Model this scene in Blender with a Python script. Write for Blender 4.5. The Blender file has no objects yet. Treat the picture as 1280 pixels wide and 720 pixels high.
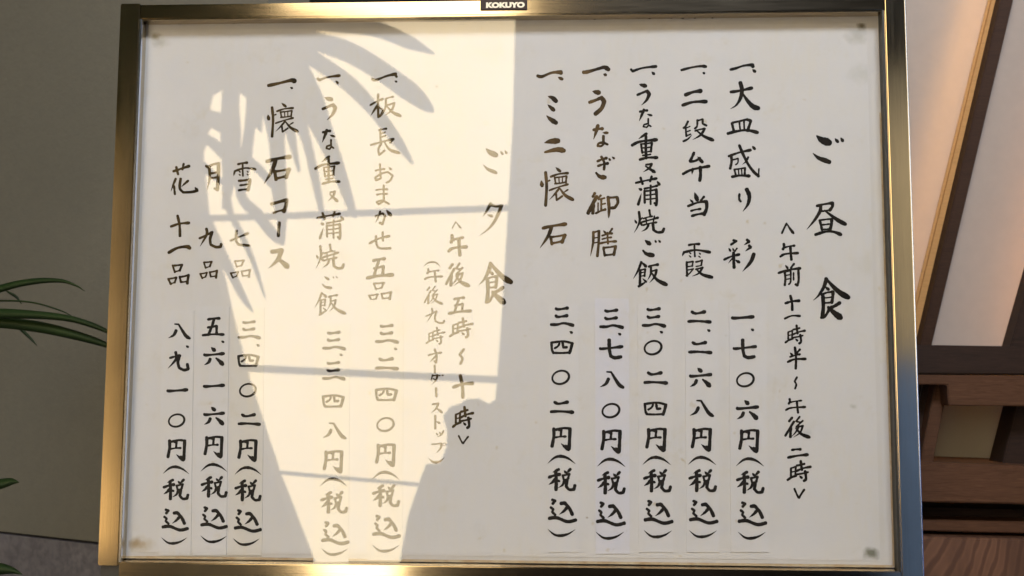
import bpy, bmesh, math, random
from mathutils import Vector, Euler
R = math.radians
random.seed(4)
scene = bpy.context.scene
C = scene.collection

# ------------------------------------------------------------------ camera, light, exposure
CAM = Vector((0.06740439, -1.22666041, 1.17966141))
CROT = Euler((1.66471866, -0.00434432, 0.04519741))
FPX = 1300.0
cd = bpy.data.cameras.new('camera'); cam = bpy.data.objects.new('camera', cd); C.objects.link(cam)
cam.location = CAM; cam.rotation_euler = CROT
cd.sensor_width = 36; cd.lens = FPX / 1280 * 36; cd.clip_start = .02; cd.clip_end = 200
cd.dof.use_dof = True; cd.dof.focus_distance = 1.23; cd.dof.aperture_fstop = 6.3
scene.camera = cam
w = bpy.data.worlds.new("World"); scene.world = w; w.use_nodes = True
sky = w.node_tree.nodes.new('ShaderNodeTexSky'); sky.sky_type = 'NISHITA'; sky.sun_disc = False
sky.sun_elevation = R(25); sky.sun_rotation = R(180)
w.node_tree.links.new(sky.outputs[0], w.node_tree.nodes['Background'].inputs[0])
w.node_tree.nodes['Background'].inputs[1].default_value = .1
scene.view_settings.view_transform = 'Standard'; scene.view_settings.look = 'None'
scene.view_settings.exposure = 0; scene.view_settings.gamma = 1
scene.cycles.use_denoising = True
scene.cycles.max_bounces = 8; scene.cycles.transparent_max_bounces = 12

def area(name, loc, target, size, power, col, size_y=None):
    l = bpy.data.lights.new(name, 'AREA'); l.energy = power; l.color = col
    l.shape = 'RECTANGLE'; l.size = size; l.size_y = size_y or size
    o = bpy.data.objects.new(name, l); C.objects.link(o); o.location = loc
    o.rotation_euler = (Vector(target) - Vector(loc)).to_track_quat('-Z', 'Y').to_euler()
    return o
area('board_fill', (.5, -1.9, 3.3), (.15, 0, 1.1), .9, 112, (.85, .90, 1.0))  # added overhead fill for the board, no fitting is seen there
area('low_fill', (-.75, -1.25, .16), (-.15, 0, 1.1), .6, 5.2, (1, .95, .92))  # added low fill that brightens the foot of the board
def spot_lamp(name, loc, target, angle, power, col):
    l = bpy.data.lights.new(name, 'SPOT'); l.energy = power; l.color = col; l.spot_size = R(angle); l.spot_blend = .5; l.shadow_soft_size = .05
    o = bpy.data.objects.new(name, l); C.objects.link(o); o.location = loc
    o.rotation_euler = (Vector(target) - Vector(loc)).to_track_quat('-Z', 'Y').to_euler()
spot_lamp('reflector_spot', (-2.35, -2.05, .08), (-1.75, -3.1, 1.45), 88, 200, (1, .84, .60))  # added spot on the unseen sheet mirrored by the left frame
spot_lamp('reflector_spot', (2.2, -.6, 3.2), (1.75, -2.5, .95), 54, 260, (1, .92, .82))  # added spot on the unseen panels mirrored by the right frame
area('panel_fill', (1.05, -.15, 2.9), (.80, .4, 1.2), .35, 7.5, (1, .93, .89))  # added fill for the pale panels at the right

# ------------------------------------------------------------------ from photo pixels to places
RM = CROT.to_matrix()
def ray(px, py):
    return (RM @ Vector(((px - 640) / FPX, (360 - py) / FPX, -1))).normalized()
def on_plane(px, py, y):
    d = ray(px, py); t = (y - CAM.y) / d.y
    return CAM + d * t
YG = -0.0135                                    # front of the glass
def mirror(px, py, y):                          # where in the room a thing seen in the glass stands
    d = ray(px, py); t = (YG - CAM.y) / d.y; p = CAM + d * t
    r = Vector((d.x, -d.y, d.z)); s = (y - p.y) / r.y
    return p + r * s

# ------------------------------------------------------------------ helpers
def obj(name, verts, faces, mat, parent=None, smooth=False):
    m = bpy.data.meshes.new(name); m.from_pydata([tuple(v) for v in verts], [], faces); m.update()
    if mat: m.materials.append(mat)
    if smooth:
        for p in m.polygons: p.use_smooth = True
    o = bpy.data.objects.new(name, m); C.objects.link(o)
    if parent: o.parent = parent; o.matrix_parent_inverse = parent.matrix_world.inverted()
    return o
def bmobj(name, bm, mat, parent=None, smooth=False):
    m = bpy.data.meshes.new(name); bm.to_mesh(m); bm.free(); m.materials.append(mat)
    if smooth:
        for p in m.polygons: p.use_smooth = True
    o = bpy.data.objects.new(name, m); C.objects.link(o)
    if parent: o.parent = parent; o.matrix_parent_inverse = parent.matrix_world.inverted()
    return o
def prism(name, poly, y0, y1, mat, parent=None, bevel=0):
    """poly: xz points; a solid between the planes y0 and y1"""
    bm = bmesh.new()
    a = [bm.verts.new((p[0], y0, p[1])) for p in poly]; b = [bm.verts.new((p[0], y1, p[1])) for p in poly]
    bm.faces.new(a); bm.faces.new(b[::-1])
    for i in range(len(poly)):
        j = (i + 1) % len(poly); bm.faces.new((a[j], a[i], b[i], b[j]))
    bmesh.ops.recalc_face_normals(bm, faces=bm.faces)
    if bevel: bmesh.ops.bevel(bm, geom=bm.edges[:], offset=bevel, segments=2, affect='EDGES')
    return bmobj(name, bm, mat, parent)
def box(name, x0, x1, y0, y1, z0, z1, mat, parent=None, bevel=0):
    return prism(name, [(x0, z0), (x1, z0), (x1, z1), (x0, z1)], y0, y1, mat, parent, bevel)
def pxprism(name, pts, y0, y1, mat, parent=None, bevel=0):
    return prism(name, [(on_plane(a, b, y0).x, on_plane(a, b, y0).z) for a, b in pts], y0, y1, mat, parent, bevel)
def empty(name, loc):
    o = bpy.data.objects.new(name, None); C.objects.link(o); o.location = loc
    bpy.context.view_layer.update(); return o
def tag(o, label, cat, group=None):
    o['label'] = label; o['category'] = cat
    if group: o['group'] = group
    return o
def struct(o): o['kind'] = 'structure'; return o

# ------------------------------------------------------------------ materials
class N:
    def __init__(s, name):
        s.m = bpy.data.materials.new(name); s.m.use_nodes = True; s.t = s.m.node_tree
        s.b = s.t.nodes['Principled BSDF']; s.out = s.t.nodes['Material Output']
        tc = s.t.nodes.new('ShaderNodeTexCoord'); s.co = tc.outputs['Object']
    def node(s, k, **kw):
        n = s.t.nodes.new(k)
        for a, b in kw.items(): setattr(n, a, b)
        return n
    def link(s, a, b): s.t.links.new(a, b)
    def map(s, scale=(1, 1, 1), rot=(0, 0, 0), loc=(0, 0, 0)):
        n = s.node('ShaderNodeMapping'); n.inputs['Scale'].default_value = scale
        n.inputs['Rotation'].default_value = rot; n.inputs['Location'].default_value = loc
        s.link(s.co, n.inputs[0]); return n.outputs[0]
    def noise(s, sc, det=4, vec=None, rough=.55, dist=0):
        n = s.node('ShaderNodeTexNoise'); n.inputs['Scale'].default_value = sc
        n.inputs['Detail'].default_value = det; n.inputs['Roughness'].default_value = rough
        n.inputs['Distortion'].default_value = dist
        s.link(vec or s.co, n.inputs['Vector']); return n.outputs['Fac']
    def ramp(s, fac, stops):
        n = s.node('ShaderNodeValToRGB'); e = n.color_ramp.elements
        while len(e) < len(stops): e.new(.5)
        for i, (p, c) in enumerate(stops):
            e[i].position = p; e[i].color = (c, c, c, 1) if isinstance(c, (int, float)) else (*c, 1)
        s.link(fac, n.inputs[0]); return n.outputs[0]
    def mix(s, fac, a, b, mode='MIX'):
        n = s.node('ShaderNodeMix', data_type='RGBA', blend_type=mode)
        for i, v in ((0, fac), (6, a), (7, b)):
            if isinstance(v, bpy.types.NodeSocket): s.link(v, n.inputs[i])
            elif isinstance(v, (int, float)): n.inputs[i].default_value = v
            else: n.inputs[i].default_value = (*v, 1)
        return n.outputs[2]
    def bump(s, h, strength=.3, dist=.001):
        n = s.node('ShaderNodeBump'); n.inputs['Strength'].default_value = strength
        n.inputs['Distance'].default_value = dist
        s.link(h, n.inputs['Height']); s.link(n.outputs[0], s.b.inputs['Normal'])
    def set(s, **kw):
        for k, v in kw.items():
            i = s.b.inputs[k.replace('_', ' ')]
            if isinstance(v, bpy.types.NodeSocket): s.link(v, i)
            elif isinstance(v, tuple): i.default_value = (*v, 1)
            else: i.default_value = v
        return s
def plain(name, col, rough=.6, metal=0, var=.12, sc=30):
    n = N(name); f = n.noise(sc)
    c = n.mix(f, tuple(x * (1 - var) for x in col), tuple(min(1, x * (1 + var)) for x in col))
    n.set(Base_Color=c, Roughness=rough, Metallic=metal); return n.m
def spot(n, x, z, r, soft=.6):
    """0..1 blotch round a point of the sheet"""
    v = n.node('ShaderNodeVectorMath', operation='SUBTRACT'); n.link(n.co, v.inputs[0]); v.inputs[1].default_value = (x, 0, z)
    wv = n.node('ShaderNodeVectorMath', operation='MULTIPLY'); n.link(v.outputs[0], wv.inputs[0]); wv.inputs[1].default_value = (1, 0, 1.3)
    ln = n.node('ShaderNodeVectorMath', operation='LENGTH'); n.link(wv.outputs[0], ln.inputs[0])
    nz = n.noise(90, 3)
    ma = n.node('ShaderNodeMath', operation='MULTIPLY_ADD'); n.link(nz, ma.inputs[0]); ma.inputs[1].default_value = r * 1.6; n.link(ln.outputs['Value'], ma.inputs[2])
    mr = n.node('ShaderNodeMapRange'); n.link(ma.outputs[0], mr.inputs[0])
    mr.inputs[1].default_value = r * 1.9; mr.inputs[2].default_value = r * 1.0; mr.inputs[3].default_value = 0; mr.inputs[4].default_value = 1
    return mr.outputs[0]

def paper_mat(name, col, stains=(), warm=.25):
    n = N(name)
    big = n.noise(5, 4, rough=.6); mid = n.noise(28, 5, rough=.65)
    c = n.mix(n.ramp(big, [(.3, 0), (.72, 1)]), col, tuple(a * b for a, b in zip(col, (.93, .895, .80))))
    c = n.mix(n.ramp(mid, [(.48, 0), (.72, .6)]), c, tuple(a * b for a, b in zip(col, (.86, .90, .97))))
    cols = n.noise(9, 3, vec=n.map((1, 1, .12)), rough=.6)
    c = n.mix(n.ramp(cols, [(.48, 0), (.66, .55)]), c, tuple(a * b for a, b in zip(col, (.98, .94, .83))))
    fib = n.noise(160, 4, vec=n.map((1, 1, .25)))
    c = n.mix(n.ramp(fib, [(.3, 1), (.7, 0)]), c, tuple(a * .95 for a in col))
    fox = n.noise(60, 2)
    c = n.mix(n.ramp(fox, [(.70, 0), (.77, .6)]), c, (.46, .38, .25))
    fox2 = n.noise(23, 6, rough=.8)
    c = n.mix(n.ramp(fox2, [(.56, 0), (.78, .6)]), c, (.5, .44, .33))
    for (x, z, r, k, cc) in stains:
        c = n.mix(n.ramp(spot(n, x, z, r), [(0, 0), (1, k)]), c, cc)
    n.set(Base_Color=c, Roughness=.75)
    n.b.inputs['Specular IOR Level'].default_value = .2
    cre = n.noise(14, 7, vec=n.map((.8, 1, 1.3)), rough=.62)
    n.bump(cre, .35, .0022)
    return n.m
def at(px, py): p = on_plane(px, py, -.001); return p.x, p.z
STC = (.21, .17, .09)
stains = [(*at(194, 45), .007, .75, STC), (*at(200, 52), .012, .35, STC), (*at(1077, 32), .007, .9, (.12, .1, .06)), (*at(1072, 45), .016, .35, (.25, .22, .15)),
          (*at(170, 680), .010, .8, (.25, .17, .08)), (*at(176, 682), .017, .5, (.38, .28, .15)), (*at(1090, 692), .010, .9, (.13, .13, .09)),
          (*at(1115, 676), .005, .8, (.14, .12, .08)), (*at(1078, 92), .018, .3, (.35, .33, .27)), (*at(1085, 330), .02, .2, (.42, .38, .3)), (*at(1067, 508), .005, .55, (.3, .27, .2)),
          (*at(152, 672), .006, .6, (.3, .2, .1)), (*at(472, 109), .004, .2, STC), (*at(1010, 540), .006, .3, (.3, .3, .3)), (*at(607, 154), .004, .5, (.45, .38, .28)), (*at(546, 108), .002, .8, (.2, .16, .1)), (*at(734, 647), .002, .8, (.3, .24, .17))]
COLP = (.595, .575, .578)
M = {}
M['paper'] = paper_mat('aged_paper', COLP, stains)
def edged(m):
    return m
M['backing'] = paper_mat('backing_card', (.565, .54, .535), [(*at(151, 700 - i * 9), .008, .25, (.45, .33, .18)) for i in range(0)])
M['strip'] = paper_mat('price_paper', (.605, .588, .60))
M['strip_cool'] = paper_mat('cool_price_paper', (.60, .588, .645))
M['strip_warm'] = paper_mat('warm_price_paper', (.61, .58, .555))
def ink(name, lo, hi, a, b):
    n = N(name); f = n.noise(38, 3, rough=.5)
    f2 = n.noise(300, 2)
    c = n.mix(n.ramp(f, [(a, 0), (b, 1)]), lo, hi)
    c = n.mix(n.ramp(f2, [(.6, 0), (.8, .25)]), c, hi)
    n.set(Base_Color=c, Roughness=.6); n.b.inputs['Specular IOR Level'].default_value = .12; return n.m
M['ink'] = ink('black_ink', (.007, .006, .005), (.020, .014, .009), .4, .7)
M['ink_brown'] = ink('worn_brown_ink', (.022, .014, .007), (.115, .07, .028), .38, .62)
M['ink_umber'] = ink('umber_ink', (.018, .012, .006), (.075, .046, .016), .38, .66)  # brown ink, warmed further to paint the gold of the reflected light
M['ink_print'] = ink('printed_ink', (.013, .011, .010), (.022, .018, .016), .4, .7)

def metal(name, col, rough, vert):
    n = N(name)
    st = n.noise(70, 5, vec=n.map((14, 14, .25) if vert else (.25, 14, 14)), rough=.6)
    bl = n.noise(9, 3)
    c = n.mix(n.ramp(bl, [(.3, 0), (.7, 1)]), col, tuple(x * .86 for x in col))
    sp = n.noise(150, 2)
    c = n.mix(n.ramp(sp, [(.77, 0), (.8, .8)]), c, (.12, .09, .05))
    r = n.ramp(st, [(.2, rough * .75), (.8, rough * 1.3)])
    n.set(Base_Color=c, Metallic=1.0, Roughness=r)
    n.bump(st, .02, .0003); return n.m
M['gold_v'] = metal('brushed_champagne_metal', (.66, .58, .44), .12, True)
M['gold_h'] = metal('brushed_champagne_metal_rail', (.62, .53, .39), .11, False)
M['groove'] = plain('dark_rebate', (.02, .018, .014), .5)
M['bright'] = plain('polished_edge', (.62, .72, .95), .15, 1.0, .03)  # polished lip metal, with a bluish reflection put into its colour

n = N('clear_glass'); n.t.nodes.remove(n.b)
lw = n.node('ShaderNodeLayerWeight'); lw.inputs[0].default_value = .5
pw = n.node('ShaderNodeMath', operation='POWER'); n.link(lw.outputs['Facing'], pw.inputs[0]); pw.inputs[1].default_value = 5
ma = n.node('ShaderNodeMath', operation='MULTIPLY_ADD'); n.link(pw.outputs[0], ma.inputs[0]); ma.inputs[1].default_value = .95; ma.inputs[2].default_value = .045
tr = n.node('ShaderNodeBsdfTransparent'); tr.inputs[0].default_value = (.985, .99, .985, 1)
gl = n.node('ShaderNodeBsdfGlossy'); gl.inputs['Roughness'].default_value = 0.0
mx = n.node('ShaderNodeMixShader'); n.link(ma.outputs[0], mx.inputs[0]); n.link(tr.outputs[0], mx.inputs[1]); n.link(gl.outputs[0], mx.inputs[2])
n.link(mx.outputs[0], n.out.inputs[0]); M['glass'] = n.m

def wood(name, lo, hi, rough=.55, scale=(1, 6, 14), dist=3.0, sc=6, rot=(0, 0, 0)):
    n = N(name)
    v = n.map(scale, rot)
    a = n.noise(sc, 5, vec=v, dist=dist, rough=.5)
    fine = n.noise(sc * 9, 3, vec=v)
    c = n.mix(n.ramp(a, [(.35, 0), (.5, .7), (.56, .2), (.68, 1)]), lo, hi)
    c = n.mix(n.ramp(fine, [(.45, 0), (.8, .5)]), c, tuple(x * .55 for x in lo))
    n.set(Base_Color=c, Roughness=rough); n.b.inputs['Specular IOR Level'].default_value = .2; n.bump(fine, .2, .0006); return n.m
M['wood'] = wood('dark_stained_wood', (.062, .028, .014), (.100, .046, .024))
M['bar_wood'] = wood('brown_bar_wood', (.028, .012, .006), (.045, .020, .010))
M['glow_honey'] = wood('glow_honey_wood', (.44, .235, .085), (.48, .26, .095), .6)  # amber of the panel glow put into a wood colour
M['wood_dark'] = wood('blackened_wood', (.020, .011, .008), (.034, .018, .012))
n = N('plank_grain')
wv = n.node('ShaderNodeTexWave', wave_type='RINGS', rings_direction='Y'); wv.inputs['Scale'].default_value = 26
wv.inputs['Distortion'].default_value = 3.2; wv.inputs['Detail'].default_value = 3; wv.inputs['Detail Scale'].default_value = 1.4
n.link(n.map((1, .6, .30), (0, R(18), 0), (-.66, 0, -.22)), wv.inputs[0])
c = n.mix(n.ramp(wv.outputs['Fac'], [(.1, 0), (.45, .9), (.9, .6)]), (.085, .038, .021), (.155, .074, .040))
c = n.mix(n.ramp(n.noise(25, 4, vec=n.map((1, 1, .2), (0, R(20), 0))), [(.35, .6), (.65, 0)]), c, (.06, .028, .016))
n.set(Base_Color=c, Roughness=.45); M['plank'] = n.m

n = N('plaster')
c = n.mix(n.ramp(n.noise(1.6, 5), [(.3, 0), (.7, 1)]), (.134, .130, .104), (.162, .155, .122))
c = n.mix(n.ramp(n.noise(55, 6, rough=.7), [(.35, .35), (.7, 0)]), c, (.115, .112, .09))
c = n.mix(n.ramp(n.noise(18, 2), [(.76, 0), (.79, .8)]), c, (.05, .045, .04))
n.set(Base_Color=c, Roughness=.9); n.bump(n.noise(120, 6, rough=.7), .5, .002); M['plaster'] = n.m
n = N('grey_stone')
c = n.mix(n.ramp(n.noise(14, 6, rough=.7), [(.3, 0), (.7, 1)]), (.11, .105, .115), (.19, .18, .19))
c = n.mix(n.ramp(n.noise(90, 4), [(.3, .5), (.6, 0)]), c, (.05, .05, .06))
n.set(Base_Color=c, Roughness=.7); n.bump(n.noise(60, 6), .5, .002); M['stone'] = n.m
M['shelf_back'] = plain('grey_board', (.40, .37, .32), .85, 0, .1, 9)
M['white_plaster'] = plain('white_plaster', (.56, .50, .475), .85, 0, .04, 25)
n = N('lamp_paper')                                   # thin washi, lets light through
dif = n.node('ShaderNodeBsdfDiffuse'); trl = n.node('ShaderNodeBsdfTranslucent')
c = n.mix(n.noise(60, 5), (.51, .462, .428), (.57, .515, .475)); n.link(c, dif.inputs[0]); n.link(c, trl.inputs[0])
mx = n.node('ShaderNodeMixShader'); mx.inputs[0].default_value = .45; n.link(dif.outputs[0], mx.inputs[1]); n.link(trl.outputs[0], mx.inputs[2])
n.link(mx.outputs[0], n.out.inputs[0]); M['washi'] = n.m
n = N('leaf_green')
c = n.mix(n.ramp(n.noise(9, 3), [(.3, 0), (.7, 1)]), (.008, .018, .004), (.018, .038, .007))
n.set(Base_Color=c, Roughness=.5); n.b.inputs['Specular IOR Level'].default_value = .25; M['leaf'] = n.m
M['stem'] = plain('stem', (.06, .06, .02), .6)
M['room'] = plain('room_wall', (.05, .047, .042), .9, 0, .1, 4)
M['room_dark'] = plain('dark_timber_wall', (.016, .014, .012), .8)
M['floor'] = plain('stone_floor', (.12, .12, .13), .7, 0, .2, 8)
M['ochre'] = plain('ochre_reflector', (.62, .47, .27), .95, 0, .06, 12)
M['tan'] = plain('tan_reflector', (.50, .44, .32), .95, 0, .06, 12)
M['bluereflect'] = plain('blue_reflector', (.15, .27, .58), .9, 0, .08, 12)
M['pot'] = plain('glazed_pot', (.04, .05, .06), .25)
n = N('daylit_window_pane'); n.t.nodes.remove(n.b)
em = n.node('ShaderNodeEmission'); em.inputs[1].default_value = 7.1
c = n.mix(n.ramp(n.noise(1.1, 3), [(.3, 0), (.7, 1)]), (1, .785, .475), (.96, .765, .49)); n.link(c, em.inputs[0])
n.link(em.outputs[0], n.out.inputs[0]); M['pane'] = n.m

# ------------------------------------------------------------------ the setting
struct(box('floor', -3, 3, -3.6, 2, -.05, 0, M['floor']))
struct(box('ceiling', -3, 3, -3.6, 2, 3.4, 3.46, M['room']))
struct(box('left_wall', -3, -2.9, -3.6, 2, 0, 3.4, M['room']))
struct(box('right_wall', 2.9, 3, -3.6, 2, 0, 3.4, M['room']))
struct(box('far_wall', -2.9, 2.9, 1.9, 2, 0, 3.4, M['room_dark']))
# plaster wall at the left, turned away, with its stone footing
def wall_left():
    a = on_plane(-330, 0, .75); e = on_plane(240, 0, .42)
    z = on_plane(60, 668, .55).z
    o = obj('plaster_wall', [], [], None); bpy.data.objects.remove(o)
    bm = bmesh.new()
    def slab(name, ax, ay, ex, ey, z0, z1, th, mat):
        d = Vector((ex - ax, ey - ay, 0)).normalized(); nrm = Vector((-d.y, d.x, 0)) * th
        vs = [(ax, ay, z0), (ex, ey, z0), (ex, ey, z1), (ax, ay, z1)]
        vs += [(v[0] + nrm.x, v[1] + nrm.y, v[2]) for v in vs]
        return obj(name, vs, [(0, 1, 2, 3), (5, 4, 7, 6), (1, 5, 6, 2), (4, 0, 3, 7), (3, 2, 6, 7), (4, 5, 1, 0)], mat)
    # find wall line through two pixels of the footing edge at one height
    zf = on_plane(0, 664, .62).z
    def hit(px, py):
        d = ray(px, py); t = (zf - CAM.z) / d.z; return CAM + d * t
    p, q = hit(0, 664), hit(118, 677)
    d = (q - p).normalized()
    A = p - d * 1.6; B = q + d * .35
    bm.free()
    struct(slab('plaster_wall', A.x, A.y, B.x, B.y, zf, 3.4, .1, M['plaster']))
    nrm = Vector((-d.y, d.x, 0))
    f0 = A - nrm * .003; f1 = B - nrm * .003
    struct(slab('stone_footing', f0.x, f0.y, f1.x, f1.y, 0, zf - .004, .1, M['stone']))
    return p, q, d, zf
P_, Q_, D_, ZF = wall_left()

# rear of the porch: window wall seen only in the glass and in the metal
YW = -3.2
def mz(px, py, y=YW): p = mirror(px, py, y); return (p.x, p.z)
xr = mz(645, 30)[0]; xl = mz(150, 300)[0]
zt = mz(400, -60)[1]; zb = mz(400, 760)[1]
edge = [mz(425, 800), mz(390, 720), mz(340, 590), mz(302, 473), mz(284, 405), mz(272, 350), mz(250, 260), mz(243, 190), mz(246, 100), mz(246, 22), mz(335, 16), mz(346, 2), mz(350, -60)]
struct(prism('rear_wall', [(-2.9, 0), (edge[0][0], 0)] + edge + [(edge[-1][0], 3.4), (-2.9, 3.4)], YW - .12, YW, M['room_dark']))
jamb = [mz(646, -60), mz(641, 150), mz(634, 280), mz(628, 380), mz(621, 480), mz(618, 508), mz(600, 760)]
struct(prism('rear_wall', [(jamb[0][0], 3.4)] + jamb + [(jamb[-1][0], 0), (2.9, 0), (2.9, 3.4)], YW - .12, YW, M['room_dark']))
win = empty('window', ((xl + xr) / 2, YW - .15, zb))
tag(win, 'bright frosted window with horizontal glazing bars mirrored in the board glass', 'window')
box('window_pane', xl - .05, xr + .3, YW - .17, YW - .16, max(0.02, zb), 3.38, M['pane'], win)
def bar(a, b, wd):
    y = YW + .02; p0 = Vector(mz(*a, y)); p1 = Vector(mz(*b, y)); s = (mirror(a[0], a[1] + wd, y).z - mirror(*a, y).z)
    prism('glazing_bar', [(p0.x, p0.y), (p1.x, p1.y), (p1.x, p1.y + s), (p0.x, p0.y + s)], y - .03, y, M['room'], win)
bar((200, 271), (650, 255), 7); bar((250, 453), (640, 471), 9); bar((290, 584), (600, 611), 4)
# unseen ochre sheet added for its gold reflection in the left frame
cl = [0, mz(152, 85, -3.05), mz(151, 170, -3.05), mz(150, 260, -3.05), mz(149, 350, -3.05), mz(148, 473, -3.05), mz(147, 590, -3.05), mz(146, 695, -3.05), 0]
bm = bmesh.new()
rows = cl[1:-1]; xL = mz(-220, 300, -3.05)[0]; NX = 40; grid = []
for (x, z) in rows:
    grid.append([bm.verts.new((xL + (x - xL) * i / NX, -3.05 + .02 * math.sin((xL + (x - xL) * i / NX) * 38), z)) for i in range(NX + 1)])
for r0, r1 in zip(grid, grid[1:]):
    for i in range(NX): bm.faces.new((r0[i], r0[i + 1], r1[i + 1], r1[i]))
cu = bmobj('gold_reflector', bm, M['ochre'], None, True)
so = cu.modifiers.new('s', 'SOLIDIFY'); so.thickness = .004
tag(cu, 'added unseen ochre curtain drawn aside at the left of the bright window', 'gold_reflector')
# unseen blue and tan panels added for their reflection in the right frame
e0 = mirror(1099, 450, -2.5); e1 = mirror(1300, 90, -2.5)
bq = box('low_reflector', e0.x, e1.x + .3, -2.5, -2.46, 0.0, e0.z - .01, M['bluereflect'], None, .004)
tag(bq, 'slate blue panel added unseen, mirrored as blue in the right frame', 'screen')
oq = box('side_reflector', e0.x, e1.x + .3, -2.5, -2.46, e0.z, e1.z, M['tan'], None, .004)
tag(oq, 'tan panel added unseen, mirrored as gold in the right frame', 'screen')
# dark shrub outline standing for whoever holds the camera
sh = [(497, 760), (499, 705), (510, 645), (528, 592), (533, 580), (550, 579), (558, 560), (559, 540), (554, 520), (562, 509), (574, 505), (583, 499), (598, 498), (608, 503), (611, 505), (617, 501), (640, 500), (700, 520), (760, 560), (800, 640), (810, 760)]
bm = bmesh.new(); rings = []
ysh = -2.3; cxy = Vector(mz(650, 700, ysh))
for k, (s, dy) in enumerate(((1, 0), (.985, -.05), (.93, -.10), (.8, -.15), (.6, -.18))):
    rings.append([bm.verts.new((cxy.x + (mz(a, b, ysh)[0] - cxy.x) * s, ysh + dy, cxy.y + (mz(a, b, ysh)[1] - cxy.y) * s)) for a, b in sh])
for r0, r1 in zip(rings, rings[1:]):
    for i in range(len(sh)): j = (i + 1) % len(sh); bm.faces.new((r0[i], r0[j], r1[j], r1[i]))
bm.faces.new(rings[0]); bm.faces.new(rings[-1][::-1])
bmesh.ops.recalc_face_normals(bm, faces=bm.faces)
s_ = bmobj('camera_person', bm, M['room_dark'], None)
tag(s_, 'dark shrub with lumpy top at the foot of the bright window', 'person')

# palm in front of the window: its fronds show as the grey leaf shapes in the glass
def frond(pts, y, parent, curl=.05):
    bm = bmesh.new(); L = []
    P = [Vector((*p, 0)) for p in pts]
    sm = smooth_path(pts, 5)
    n_ = len(sm)
    for i, (x, yy, wd) in enumerate(sm):
        a = sm[max(0, i - 1)]; b = sm[min(n_ - 1, i + 1)]
        t = Vector((b[0] - a[0], b[1] - a[1])).normalized(); nn = Vector((-t.y, t.x))
        yk = y + curl * math.sin(i / (n_ - 1) * 2.6)
        q = [mirror(x + nn.x * wd * s * .5, yy + nn.y * wd * s * .5, yk) for s in (-1, 0, 1)]
        q[1].y += .004
        L.append([bm.verts.new(v) for v in q])
    for r0, r1 in zip(L, L[1:]):
        for k in range(2): bm.faces.new((r0[k], r0[k + 1], r1[k + 1], r1[k]))
    return bmobj('frond', bm, M['leaf'], parent, True)
def smooth_path(pts, sub):
    out = []
    n_ = len(pts)
    for i in range(n_ - 1):
        p0 = pts[max(0, i - 1)]; p1 = pts[i]; p2 = pts[i + 1]; p3 = pts[min(n_ - 1, i + 2)]
        for k in range(sub):
            t = k / sub
            out.append(tuple(.5 * (2 * p1[j] + (p2[j] - p0[j]) * t + (2 * p0[j] - 5 * p1[j] + 4 * p2[j] - p3[j]) * t * t + (3 * p1[j] - p0[j] - 3 * p2[j] + p3[j]) * t ** 3) for j in range(len(p1))))
    out.append(tuple(pts[-1])); return out
pb = mirror(250, 30, -2.35)
palm = empty('potted_palm', (pb.x, pb.y, 0))
tag(palm, 'tall palm with drooping fronds standing before the bright window, seen mirrored', 'palm')
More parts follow.
